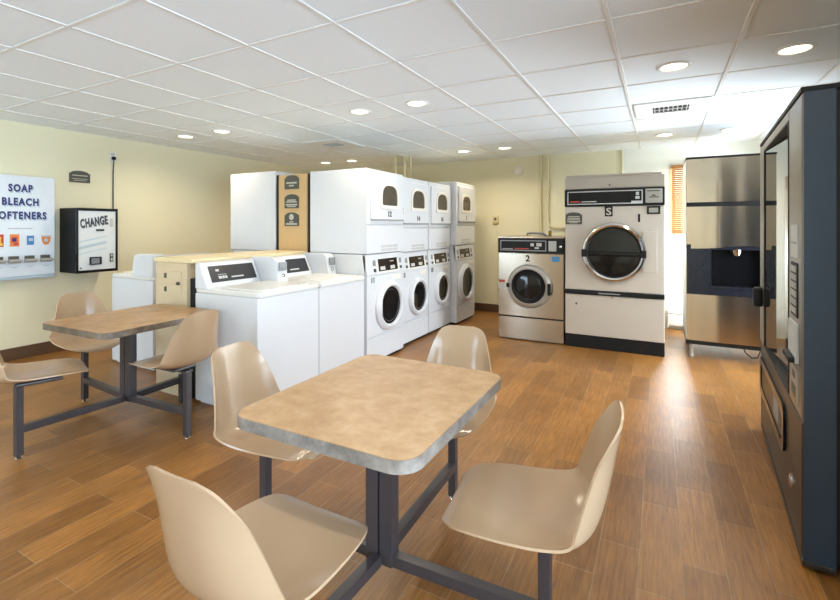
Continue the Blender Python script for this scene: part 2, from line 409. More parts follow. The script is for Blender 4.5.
def cluster(label, loc, rz, seats, stub, off=(0, 0), dims=(.345, .41), topm='top', edgem='edge'):
    t = thing('cluster_table', label, 'table', loc, rz)
    W, D = dims
    poly = rrect(off[0] - W, off[0] + W, off[1] - D, off[1] + D, .075)
    inner = rrect(off[0] - W + .004, off[0] + W - .004, off[1] - D + .004, off[1] + D - .004, .071)
    top = part('tabletop', MB().prism(inner, .712, .7505), topm, t)
    part('edge_band', MB().ring(poly, inner, .712, .749), edgem, top)
    for s in (-1, 1):
        x0 = .004 if s > 0 else -.056
        part('post', MB().box(x0, x0 + .052, -.026, .026, .15, .70, .003), 'post', t)
    part('mounting_plate', MB().box(-.2, .2, -.2, .2, .698, .711, .003), 'post', t)
    for (lx, ly, ang, fwd, name, lab) in seats:
        r = math.hypot(lx, ly); a = math.atan2(ly, lx)
        R = Matrix.Rotation(a, 4, 'Z')
        part('base_rail', MB().box(.03, r - .018, -.020, .020, .150, .190, .003, mtx=R), 'post', t)
        c = link('chair', SHELL.copy(), 'shell', t, lab)
        c.location = (lx + fwd * math.cos(ang), ly + fwd * math.sin(ang), 0); c.rotation_euler = (0, 0, ang)
        inv = Matrix.Rotation(-ang, 4, 'Z') @ Matrix.Translation(-Vector(c.location))
        lg = MB().box(lx - .019, lx + .019, ly - .019, ly + .019, .018, .428, .003); bmesh.ops.transform(lg.bm, matrix=inv, verts=lg.bm.verts)
        part('leg', lg, 'post', c, 'dark bronze square steel leg')
        mp = MB().box(-fwd - .02, .12, -.03, .03, .426, .440, .003).box(-.1, .1, -.08, .08, .440, .457, .006)
        part('mounting_bracket', mp, 'post', c)
        gl = MB().lathe([(0, 0), (.016, 0), (.018, .004), (.012, .010), (.008, .012), (.008, .02), (0, .02)], 16, inv @ Matrix.Translation((lx, ly, 0)))
        part('foot_glide', gl, 'chrome', c)
    if stub:
        part('base_rail', MB().box(-.022, .022, .03, stub, .148, .193, .003), 'post', t)
        part('leg', MB().box(.0, .04, stub - .018, stub + .02, .0, .22, .003), 'post', t)
    return t
def D(a): return math.radians(a)
CL = 'beige moulded plastic shell seat'
cluster('mottled tan table in the foreground with four attached beige shell chairs', (-.90, 1.405, 0), 0,
        [(.585, .02, D(187), .055, 'd', 'beige shell chair on the right side of the foreground table, turned sideways'),
         (-.02, .69, D(-84), .10, 'c', 'beige shell chair behind the foreground table, facing the camera'),
         (-.62, .03, D(5), .07, 'b', 'beige shell chair on the left side of the foreground table, nearest the washers'),
         (-.03, -.62, D(90), .105, 'a', 'beige shell chair in the near foreground with its back to the camera')], 0, off=(-.015, .03))
cluster('brown laminate table by the left wall with three attached beige shell chairs', (-3.30, 1.86, 0), D(2),
        [(.60, .01, D(180), .115, 'q', 'beige shell chair on the right of the far table, back to the washers'),
         (-.68, .08, D(-12), .10, 'r', 'beige shell chair behind the far table, below the change machine'),
         (-.06, -.60, D(70), .085, 'p', 'beige shell chair cut off by the left edge of the picture')], .40, off=(.115, -.02), dims=(.355, .405), topm='top_brown', edgem='edge_brown')

# ------------------------------------------------------------------ top-load washers (local: faces +x, back at x=0, y 0..0.655)
def top_loader(label, loc, rz, group=None):
    t = thing('top_load_washer', label, 'washing machine', loc, rz, group)
    W, Dp = .66, .69
    c = MB().box(.0, Dp - .012, .001, W - .001, .02, .855, .012)
    c.box(.03, Dp - .06, .03, W - .03, 0, .03, .002)
    for a, b in ((.08, .34), (.37, .63)):
        pass
    cab = part('cabinet', c, 'white', t)
    for s in (-1, 1):  # pressed side panel
        y = .006 if s < 0 else W - .006
        part('side_panel', MB().box(.10, Dp - .26, y - .003, y + .003, .06, .80, .003).box(Dp - .20, Dp - .05, y - .0025, y + .0025, .06, .80, .003), 'white', cab)
    part('worktop', MB().prism(rrect(.0, Dp, .0, W, .03), .855, .892, bev=.008), 'white_top', t)
    lid = part('lid', MB().prism(rrect(.20, Dp - .03, .06, W - .08, .04), .890, .903, bev=.004), 'white_top', t)
    part('lid_grip', MB().box(Dp - .05, Dp - .036, W / 2 - .1, W / 2 + .1, .898, .906, .002), 'white2', lid)
    prof = [(.005, .885), (.135, .885), (.135, .905), (.055, 1.072), (.035, 1.085), (.005, 1.085)]
    con = part('console', MB().prism(prof, .0, W - .13, 'y', bev=.004), 'white', t)
    # control film on the sloping face
    p0, p1 = Vector((.135, 0, .905)), Vector((.055, 0, 1.072)); d = (p1 - p0).normalized(); n = Vector((d.z, 0, -d.x))
    def slab(u0, u1, y0, y1, h0=.001, h1=.003):
        L = (p1 - p0).length
        A = p0 + d * L * u0; B = p0 + d * L * u1
        pts = [A + n * h0, A + n * h1, B + n * h1, B + n * h0]
        return [(q.x, q.z) for q in pts], y0, y1
    pl, a, b = slab(.14, .88, .06, W - .16); cp = part('control_panel', MB().prism(pl, a, b, 'y'), 'panel_dark', con, 'dark control panel')
    mk = MB()
    for (u0, u1, y0, y1) in ((.28, .40, .13, .16), (.28, .40, .165, .185), (.28, .40, .19, .21), (.62, .72, .12, .15), (.28, .34, .25, .37), (.46, .48, .13, .21)):
        pl, a, b = slab(u0, u1, y0, y1, .003, .004); mk.prism(pl, a, b, 'y')
    part('panel_marking', mk, 'lgrey', cp)
    # coin meter at the right end
    prof = [(.0, .887), (.335, .887), (.335, .90), (.30, 1.075), (.26, 1.098), (.0, 1.098)]
    cb = part('coin_box', MB().prism(prof, W - .118, W - .002, 'y', bev=.003), 'white', t)
    part('coin_slide', MB().box(.318, .338, W - .10, W - .02, .985, 1.06, .004).box(.33, .352, W - .085, W - .035, 1.0, 1.012, .002), 'grey', cb)
    part('coin_lock', MB().cyl((.325, W - .06, .945), (.345, W - .06, .945), .016, 16, .003), 'chrome', cb)
    return t
tl = top_loader('white top-load washer nearest the camera, wide dark control panel facing right', (-3.195, 2.300, 0), 0, 'top-load washers in the island')
t2 = copy_tree(tl); t2.location = (-3.195, 2.962, 0); t2['label'] = 'second white top-load washer, between the nearest one and the stacked machines'
t3 = copy_tree(tl); t3.location = (-4.215, 3.255, 0); t3.rotation_euler = (0, 0, PI); t3['label'] = 'white top-load washer behind the far table, seen side-on, facing the left wall'

# ------------------------------------------------------------------ service bulkheads between the rows
def bulkhead_low():
    t = thing('utility_bulkhead', 'low beige utility bulkhead with small access door, between the two washer rows', 'cabinet', (-3.47, 2.32, 0))
    part('body', MB().box(-.25, .150, .0, 1.30, 0, 1.075, .004), 'beige', t)
    part('counter_cap', MB().box(-.262, .225, -.012, 1.31, 1.075, 1.11, .006), 'beige_light', t)
    d = part('access_door', MB().box(-.10, .085, -.006, .001, .82, 1.005, .003), 'beige', t)
    for z in (.855, .965): part('hinge', MB().box(-.128, -.104, -.010, .001, z - .02, z + .02, .003), 'plaque', d)
    part('knob', MB().cyl((.062, -.005, .91), (.062, -.028, .91), .014, 16, .004), 'plaque', d)
    part('gap_shade', MB().box(.150, .215, .03, 1.29, 0, .95, .002), 'black', t)  # black filler standing in for the shade in the gap behind the washers
bulkhead_low()
t = thing('tall_bulkhead', 'tall tan wooden bulkhead panel with three plaques, between the stacked machines', 'partition', (-3.48, 3.66, 0))
part('panel', MB().box(-.20, .20, .0, .03, 0, 1.92, .003), 'tan', t)
part('frame', MB().box(-.19, .15, .03, 2.8, 0, 1.90, .003), 'beige', t)
part('black_gap_strip', MB().box(-.225, -.20, -.004, .02, 0, 1.925, .002), 'black', t)
part('black_gap_strip', MB().box(.20, .25, .02, .06, 0, 1.925, .002), 'black', t)  # black filler painting in the dark of the gap between panel and stack
def plaque(name, label, x0, x1, z0, z1, y, bars, parent_face='-y', emblem=False, group='grey arched plaques'):
    cx = (x0 + x1) / 2; w2 = (x1 - x0) / 2; H = z1 - z0
    t = thing(name, label, 'sign', (cx, y, z0))
    out = [(-w2, 0), (w2, 0), (w2, H * .82), (w2 * .72, H * .86)]
    out = [(-w2, 0), (w2, 0), (w2, H * .80), (w2 * .86, H * .80)] + [(w2 * .86 * math.cos(a), H * .80 + H * .2 * math.sin(a)) for a in [PI * i / 14 for i in range(1, 14)]] + [(-w2 * .86, H * .80), (-w2, H * .80)]
    part('plate', MB().prism(out, -.008, 0, 'y'), 'plaque', t)
    b = MB()
    for (u, v, ww, hh) in bars: b.box(u * w2 - ww * w2, u * w2 + ww * w2, -.0095, -.0078, v * H - hh * H, v * H + hh * H, 0)
    part('lettering', b, 'cream_mark', t)
    if emblem: part('emblem', MB().lathe([(0, -.0015), (w2 * .33, -.0015), (w2 * .33, .001), (0, .001)], 24, Matrix.Translation((0, -.0085, H * .66)) @ Matrix.Rotation(PI / 2, 4, 'X')), 'cream_mark', t)
    return t
plaque('plaque', 'grey arched plaque, topmost of the three on the tan bulkhead panel', -3.586, -3.386, 1.765, 1.913, 3.6595, [(0, .45, .75, .06), (0, .25, .35, .05)])
plaque('plaque', 'grey arched plaque, middle of the three on the tan bulkhead panel', -3.586, -3.386, 1.56, 1.71, 3.6595, [(0, .58, .6, .04), (0, .45, .75, .04), (0, .25, .8, .05), (0, .12, .6, .03)])
plaque('plaque', 'grey arched plaque with round emblem, lowest of the three on the bulkhead', -3.586, -3.386, 1.37, 1.515, 3.6595, [(0, .30, .3, .04), (0, .15, .8, .06)], emblem=True)

# ------------------------------------------------------------------ stacked washer-dryers (local: front face at x=0 facing +x, y 0..w)
def stack(label, loc, w, num, wnum, H=1.935, rdoor=.255, seam=1.38, low=1.095, zdoor=.55, cy=None, rz=0, pz=.27, panel_w=.37, group='stacked washer-dryers'):
    t = thing('stacked_washer_dryer', label, 'washer dryer', loc, rz, group)
    cy = w / 2 if cy is None else cy; Dp = .72
    part('base', MB().box(-Dp + .02, -.03, .02, w - .02, 0, .035, .002), 'black', t)
    part('washer_cabinet', MB().box(-Dp, -.014, .004, w - .004, .03, low - .004, .008), 'white', t)
    part('kick_panel', MB().box(-.03, .0, .004, w - .004, .03, pz - .004, .006), 'white', t)
    fp = part('washer_front', MB().box(-.03, 0, .004, w - .004, pz + .003, low - .215, .008), 'white', t)
    # washer door
    R = Matrix.Translation((0, cy, zdoor)) @ Matrix.Rotation(PI / 2, 4, 'Y')
    r = rdoor
    d = part('washer_door', MB().lathe([(r * .74, .016), (r * .77, .040), (r * .84, .052), (r * .93, .044), (r, .02), (r, -.004), (r * .74, -.004)], 56, R), 'white', t)
    part('door_glass', MB().lathe([(0, .002), (r * .30, .006), (r * .60, .014), (r * .735, .020), (r * .77, .03), (r * .79, .02), (r * .74, .0), (0, -.002)], 48, R), 'darkglass', d, 'dark bowl-shaped door glass')
    tub = MB()
    for q in (.62,): tub.lathe([(r * q, .016 + q * .01), (r * q + .006, .022 + q * .01), (r * q + .012, .016 + q * .01)], 40, R)
    part('door_gasket', tub, 'drum', d)
    part('door_handle', MB().box(.028, .05, cy - r * .86, cy - r * .74, zdoor - .07, zdoor + .07, .006), 'lgrey', d)
    part('hinge', MB().box(.0, .02, cy + r * .96, cy + r * 1.08, zdoor - .04, zdoor + .04, .004), 'lgrey', d)
    # leaning control fascia
    z0, z1 = low - .212, low - .005
    prof = [(-.03, z0), (.002, z0), (-.028, z1), (-.06, z1)]
    cf = part('control_fascia', MB().prism(prof, .004, w - .004, 'y', bev=.003), 'white', t)
    def onf(z, h): 
        f = (z - z0) / (z1 - z0); return (.002 - .03 * f + h, z)
    def fbox(za, zb, y0, y1, h=.003):
        a = onf(za, -.001); b = onf(zb, -.001); return MB().prism([a, (a[0] + h, a[1]), (b[0] + h, b[1]), b], y0, y1, 'y')
    part('control_frame', fbox(z0 + .008, z1 - .012, cy - panel_w / 2 - .035, cy + panel_w / 2 + .035, .004), 'white2', cf)
    cp = part('control_panel', fbox(z0 + .028, z1 - .028, cy - panel_w / 2, cy + panel_w / 2, .007), 'panel_brown', cf, 'dark control panel')
    mk = MB()
    for (a, b, u0, u1, ) in ((.04, .075, -.42, -.18), (.04, .075, .10, .34), (.115, .125, .10, .3)):
        A = onf(z0 + a, .006); B = onf(z0 + b, .006)
        mk.prism([A, (A[0] + .0015, A[1]), (B[0] + .0015, B[1]), B], cy + u0 * panel_w, cy + u1 * panel_w, 'y')
    part('panel_marking', mk, 'lgrey', cp)
    for s in (-1, 1):
        y0 = cy + s * (panel_w / 2 + .068)
        sl = part('coin_plate', fbox(z0 + .09, z1 - .02, y0 - .024, y0 + .024, .006), 'grey', cf)
        part('coin_lock', fbox(z0 + .03, z0 + .06, y0 - .018, y0 + .018, .008), 'panel_dark', sl)
    if wnum: letter('unit_number', wnum, .06, (.0015, .10, low - .26), '+x', 'panel_dark', t, height=.055, offset=.002)
    part('dispenser_drawer', MB().box(-.01, .006, cy + .06, w - .07, low - .29, low - .235, .006), 'white2', t)
    # dryer
    part('dryer_cabinet', MB().box(-Dp, -.014, .004, w - .004, low, H, .01), 'white', t)
    part('dryer_lower_panel', MB().box(-.03, -.0, .004, w - .004, low + .002, seam - .004, .006), 'white', t)
    v = MB()
    for i in range(3): v.box(-.002, .002, cy - .14 + .11 * i, cy - .04 + .11 * i, low + .02, low + .045, .001); 
    for i in range(3): v.box(-.002, .002, cy - .14 + .11 * i, cy - .04 + .11 * i, low + .055, low + .08, .001)
    part('vent_slots', v, 'lgrey', t)
    part('dryer_front', MB().box(-.03, 0, .004, w - .004, seam + .003, H - .004, .008), 'white', t)
    dz0, dz1 = seam + .055, H - .055
    dd = part('dryer_door', MB().box(-.002, .022, .05, w - .03, dz0, dz1, .012, 3), 'white', t)
    part('door_pull', MB().box(.0, .028, .055, w - .035, dz0 - .012, dz0 + .004, .004), 'greyline', dd)
    aw, az0, az1 = .148, (1.58 if H < 1.96 else 1.59), (1.785 if H < 1.96 else 1.79)
    part('window_frame', MB().ring(arch(cy - .02 - aw - .032, cy - .02 + aw + .032, az0 - .032, az1 + .032, .9), arch(cy - .02 - aw, cy - .02 + aw, az0, az1, .9), .018, .034, 'x'), 'white2', dd)
    part('window_glass', MB().prism(arch(cy - .02 - aw, cy - .02 + aw, az0, az1, .9), .020, .026, 'x'), 'archglass', dd, 'smoky arched window')
    if num: letter('unit_number', num, .06, (.024, cy - .01, dz0 + .06), '+x', 'panel_dark', dd, height=.06, offset=.002)
    part('door_catch', MB().box(.0, .03, w - .05, w - .035, 1.50, 1.57, .004), 'white2', dd)
    return t
stack('stacked white washer-dryer numbered 12, nearest of the front row', (-2.50, 3.635, 0), .71, '12', '11', cy=.395)
stack('stacked white washer-dryer numbered 14, second of the front row', (-2.565, 4.365, 0), .71, '14', '13', H=1.93, rdoor=.225, low=1.07, seam=1.345, zdoor=.535, cy=.42)
stack('stacked white washer-dryer numbered 16, third of the front row', (-2.565, 5.085, 0), .66, '16', '15', H=1.93, rdoor=.215, low=1.07, seam=1.345, zdoor=.55, cy=.365)
stack('stacked white washer-dryer numbered 1, last of the front row by the back wall', (-2.48, 5.765, 0), .70, '1', '', H=1.985, rdoor=.27, low=1.105, seam=1.375, zdoor=.56, cy=.325)
stack('tall white stacked machine of the back row, only its plain side showing', (-4.45, 3.66 + .71, 0), .71, '', '', H=1.975, rz=PI, group=None)

# ------------------------------------------------------------------ silver front-load washer (local: front at y=0 facing -y, x 0..0.785)
def silver_washer():
    W = .78
    t = thing('front_load_washer', 'stainless steel front-load washer numbered 2, beside the big dryer', 'washing machine', (-1.757, 5.38, 0))
    part('cabinet', MB().box(0, W, .012, .86, .02, 1.225, .008), 'steel', t)
    part('lower_panel', MB().box(.006, W - .006, 0, .03, .012, .272, .004), 'steel', t)
    part('panel_gap', MB().box(.004, W - .004, .004, .03, .272, .288, .0), 'black', t)
    part('front_panel', MB().box(.006, W - .006, 0, .03, .288, 1.04, .004), 'steel', t)
    part('top_cover', MB().box(-.004, W + .004, -.01, .86, 1.222, 1.242, .006), 'steel', t)
    cp = part('control_panel', MB().box(.0, W, -.012, .03, 1.045, 1.22, .006), 'black', t, 'black control panel with thin silver border')
    part('panel_border', MB().ring(rrect(.03, .585, 1.072, 1.20, .006), rrect(.042, .573, 1.084, 1.188, .004), -.0145, -.011, 'y'), 'grey', cp)
    mk = MB()
    for i in range(6): mk.box(.06 + .022 * i, .075 + .022 * i, -.0145, -.011, 1.09, 1.10, 0)
    for q in ((.40, .44, 1.13, 1.165), (.47, .53, 1.13, 1.17), (.45, .50, 1.10, 1.12)): part('panel_dial', MB().box(q[0], q[1], -.0145, -.011, q[2], q[3], 0), 'lgrey', cp)
    part('panel_marking', mk, 'lgrey', cp)
    part('red_stripe', MB().box(.21, .38, -.0145, -.011, 1.095, 1.105, 0), 'red', cp)
    part('coin_plate', MB().box(.61, .70, -.018, -.01, 1.075, 1.195, .004), 'silverpaint', cp)
    part('coin_lock', MB().cyl((.745, -.012, 1.13), (.745, -.02, 1.13), .015, 16, .003), 'chrome', cp)
    cx, cz, r = .382, .655, .262
    R = Matrix.Translation((cx, 0, cz)) @ Matrix.Rotation(PI / 2, 4, 'X')
    d = part('door', MB().lathe([(r * .70, .01), (r * .74, .045), (r * .80, .055), (r * .93, .048), (r * .985, .03), (r, .0), (r * .70, -.004)], 64, R), 'silverpaint', t, 'silver grey round door ring')
    part('door_bezel', MB().lathe([(r * .68, .040), (r * .70, .052), (r * .755, .056), (r * .77, .046)], 64, R), 'black', d)
    part('door_glass', MB().lathe([(0, .052), (r * .3, .050), (r * .55, .042), (r * .69, .036), (r * .70, .02), (0, .02)], 48, R), 'darkglass', d)
    dr = MB()
    for q in (.55, .63): dr.lathe([(r * q, .052), (r * q + .005, .0535 - q * .013), (r * q + .011, .050)], 40, R)
    part('drum_rib', dr, 'drum', d)
    part('handle', MB().box(cx + r * .86, cx + r * 1.0, -.072, -.03, cz - .09, cz + .05, .012), 'black', d, 'black door handle')
    part('hinge', MB().box(cx - r * 1.0, cx - r * .86, -.065, -.03, cz - .02, cz + .03, .008), 'black', d)
    letter('unit_number', '2', .09, (.365, -.0015, .985), '-y', 'black', t, height=.075, offset=.002)
    part('blue_sticker', MB().box(.645, .735, -.003, .001, .955, 1.015, .001).box(.655, .685, -.0035, -.0025, .965, 1.0, 0), 'blue', t)
    part('red_sticker', MB().box(.012, .085, -.003, .001, .685, .715, 0), 'red', t)
    part('white_sticker', MB().box(.012, .085, -.003, .001, .61, .683, 0), 'lgrey', t)
    hp = MB().tube([(.28, .30, 1.24), (.28, .30, 1.275), (.33, .29, 1.285), (.48, .30, 1.275), (.54, .3, 1.24)], .014)
    part('hose', hp, 'grey', t)
    part('valve', MB().cyl((.54, .4, 1.24), (.54, .4, 1.31), .02, 14, .004).cyl((.54, .37, 1.285), (.54, .43, 1.285), .012, 12, .002), 'brass', t)
silver_washer()

# ------------------------------------------------------------------ big single dryer
def big_dryer():
    W = 1.005
    t = thing('tumble_dryer', 'large grey-white single-pocket dryer numbered 1, with black plinth and round door', 'dryer', (-.962, 5.37, 0))
    part('plinth', MB().box(0.0, W, .012, .95, 0, .145, .004), 'black', t, 'black plinth')
    part('cabinet', MB().box(.0, W, .015, .98, .145, 1.78, .006), 'dryer', t)
    part('lower_panel', MB().box(.004, W - .004, 0, .02, .148, .60, .005), 'dryer', t)
    part('trim_strip', MB().box(.0, W, -.014, .02, .603, .65, .006), 'black', t, 'black trim strip')
    part('trim_lettering', MB().box(.36, .58, -.0155, -.013, .62, .632, 0), 'grey', t)
    lock = part('panel_lock', MB().cyl((.125, .003, .495), (.125, -.008, .495), .012, 14, .002).cyl((.50, .003, .585), (.50, -.006, .585), .008, 12, .002), 'plaque', t)
    part('main_panel', MB().box(.004, W - .004, 0, .02, .655, 1.585, .005), 'dryer', t)
    part('top_panel', MB().box(.0, W, .0, .98, 1.783, 1.915, .005), 'dryer_top', t)
    part('top_cap', MB().box(.01, W - .025, .008, .97, 1.915, 1.942, .006), 'dryer_top', t)
    part('top_lock', MB().cyl((.475, .003, 1.82), (.475, -.007, 1.82), .01, 12, .002), 'plaque', t)
    band = part('control_band', MB().box(-.002, W + .002, -.012, .02, 1.588, 1.78, .004), 'black', t, 'black control band')
    part('band_border', MB().ring([(.03, 1.61), (.80, 1.61), (.80, 1.757), (.03, 1.757)], [(.04, 1.62), (.79, 1.62), (.79, 1.747), (.04, 1.747)], -.0145, -.011, 'y'), 'lgrey', band)
    part('band_face', MB().box(.04, .69, -.0135, -.011, 1.62, 1.747, 0), 'blackgloss', band)
    part('red_lettering', MB().box(.06, .165, -.015, -.013, 1.635, 1.648, 0), 'red', band)
    part('band_lettering', MB().box(.18, .34, -.015, -.013, 1.635, 1.645, 0), 'lgrey', band)
    part('band_label', MB().box(.69, .79, -.015, -.012, 1.615, 1.64, 0), 'lgrey', band)
    part('band_dial', MB().box(.735, .765, -.015, -.012, 1.70, 1.735, .003), 'lgrey', band)
    part('band_dial', MB().box(.73, .77, -.015, -.012, 1.66, 1.69, 0), 'lgrey', band)
    meter = part('coin_meter', MB().box(.825, .985, -.02, -.01, 1.615, 1.765, .005), 'silverpaint', band, 'silver coin meter plate')
    part('coin_slot', MB().box(.84, .96, -.0215, -.019, 1.735, 1.745, 0).box(.86, .95, -.0215, -.019, 1.67, 1.68, 0).box(.885, .92, -.0215, -.019, 1.685, 1.70, 0), 'plaque', meter)
    cb = part('card_frame', MB().ring([(.84, 1.495), (.965, 1.495), (.965, 1.58), (.84, 1.58)], [(.858, 1.512), (.947, 1.512), (.947, 1.563), (.858, 1.563)], -.008, .001, 'y'), 'black', t)
    part('card', MB().box(.858, .947, -.004, .001, 1.512, 1.563, 0).box(.895, .94, -.0045, -.0035, 1.52, 1.545, 0), 'silverpaint', cb)
    em = part('emblem', MB().box(.425, .505, -.003, .001, 1.475, 1.585, .001), 'black', t, 'square black emblem with pale letter S')
    letter('emblem_letter', 'S', .09, (.465, -.0036, 1.53), '-y', 'cream_mark', em, width=.055, height=.082, offset=.002, depth=.0012)
    letter('unit_number', '1', .09, (.765, -.0015, 1.455), '-y', 'black', t, height=.085, offset=.004)
    cx, cz, r = .512, 1.083, .325
    R = Matrix.Translation((cx, 0, cz)) @ Matrix.Rotation(PI / 2, 4, 'X')
    d = part('door', MB().lathe([(r * .83, .012), (r * .85, .035), (r * .91, .048), (r * .97, .042), (r, .022), (r, -.002), (r * .83, -.002)], 72, R), 'chrome', t, 'chrome round door ring')
    part('door_gasket', MB().lathe([(r * .80, .030), (r * .84, .040), (r * .865, .032)], 64, R), 'black', d)
    part('door_glass', MB().lathe([(0, .030), (r * .5, .029), (r * .83, .024), (r * .83, .01), (0, .01)], 64, R), 'darkglass', d)
    part('door_bar', MB().box(cx - r * .98, cx + r * .98, -.050, -.028, cz - .040, cz + .005, .006), 'blackgloss', d, 'black crossbar')
    part('bar_end', MB().box(cx - r * 1.0, cx - r * .80, -.060, -.03, cz - .055, cz + .03, .01), 'black', d)
    part('bar_end', MB().box(cx + r * .84, cx + r * 1.0, -.060, -.03, cz - .055, cz + .03, .01), 'black', d)
    part('door_pull_panel', MB().box(.80, .935, -.006, .001, .875, 1.31, .004), 'dryer', t)
    return t
big_dryer()
plaque('plaque', 'grey arched plaque stuck on the big dryer under its control band', -.955, -.775, 1.39, 1.525, 5.3695, [(0, .62, .7, .04), (0, .44, .75, .05), (0, .25, .8, .05), (0, .12, .5, .03)])

# ------------------------------------------------------------------ ice and water dispenser
def ice():
    W = .875
    t = thing('ice_dispenser', 'tall stainless steel ice dispenser with dark dispensing bay, by the window', 'ice machine', (.243, 5.5, 0))
    part('cabinet', MB().box(0, W, .125, .82, .14, 2.07, .006), 'white2', t)
    part('front_frame', MB().ring([(0, .14), (W, .14), (W, 2.07), (0, 2.07)], [(.20, .72), (.72, .72), (.72, 1.15), (.20, 1.15)], .03, .126, 'y'), 'white2', t)
    part('top_cap', MB().box(-.004, W + .004, -.004, .83, 2.065, 2.086, .004), 'black', t)
    part('base_strip', MB().box(-.002, W + .002, -.002, .80, .142, .185, .004), 'black', t)
    for x in (.045, W - .045):
        for y in (.05, .75): part('leg', MB().lathe([(0, 0), (.022, 0), (.026, .02), (.020, .03), (.026, .145), (0, .145)], 18, Matrix.Translation((x, y, 0))), 'silverpaint', t)
    def bowed(x0, x1, z0, z1, wavy=False):
        n = 60; poly = []
        for i in range(n + 1):
            u = i / n; x = x0 + (x1 - x0) * u
            y = -.008 - .012 * (1 - (2 * u - 1) ** 2) + .0022 * math.sin(u * 2 * PI * 2.3 + .6) + .0012 * math.sin(u * 2 * PI * 4.1 + 2)
            poly.append((x, y))
        if not wavy:
            return MB().prism(poly + [(x1, .03), (x0, .03)], z0, z1, 'z')
        # panel with a curved lower edge
        t_ = bmesh.new(); rows = []
        for (x, y) in poly:
            u = (x - x0) / (x1 - x0); zz = z0 + .035 * math.exp(-((u - .58) / .28) ** 2)
            rows.append([t_.verts.new((x, y, zz)), t_.verts.new((x, y, z1)), t_.verts.new((x, .03, z1)), t_.verts.new((x, .03, zz))])
        for A, B in zip(rows, rows[1:]):
            for k in range(4): t_.faces.new((A[k], A[(k + 1) % 4], B[(k + 1) % 4], B[k]))
        t_.faces.new(rows[0][::-1]); t_.faces.new(rows[-1]); bmesh.ops.recalc_face_normals(t_, faces=t_.faces)
        m = MB(); m._merge(t_); return m
    part('upper_panel', bowed(.003, W - .003, 1.615, 2.062), 'steel_bowed', t, 'brushed stainless upper door')
    part('panel_gap', MB().box(.0, W, -.004, .04, 1.57, 1.615, .002), 'black', t)
    part('middle_panel', bowed(.003, W - .003, 1.135, 1.57, True), 'steel_bowed', t, 'stainless middle panel with curved lower edge')
    bay = part('dispenser_fascia', MB().ring([(.003, .665), (W - .003, .665), (W - .003, 1.18), (.003, 1.18)], [(.22, .75), (.70, .75), (.70, 1.13), (.22, 1.13)], -.008, .05, 'y'), 'bronze', t, 'dark blue-black dispensing bay')
    part('bay_interior', MB().box(.22, .70, .10, .12, .74, 1.14, 0).box(.215, .225, .0, .12, .74, 1.14, 0).box(.695, .705, .0, .12, .74, 1.14, 0).box(.215, .705, .0, .12, 1.125, 1.135, 0), 'blackgloss', bay)
    part('drip_tray', MB().box(.21, .71, -.02, .11, .735, .755, .004), 'bronze', bay)
    part('chute', MB().lathe([(.045, 0), (.05, -.01), (.04, -.05), (.03, -.075), (.022, -.075), (.03, -.04), (.03, 0)], 20, Matrix.Translation((.44, .04, 1.145))), 'chrome', bay, 'chrome ice chute')
    part('lower_panel', bowed(.003, W - .003, .186, .663), 'steel_bowed', t, 'brushed stainless lower panel')
    part('latch', MB().box(W - .035, W - .018, -.025, -.005, 1.72, 1.80, .003), 'black', t)
    part('power_cord', MB().tube([(.50, .10, .145), (.52, .09, .09), (.57, .06, .05), (.62, .08, .055), (.66, .2, .1), (.66, .3, .14)], .006), 'cordm', t)
ice()

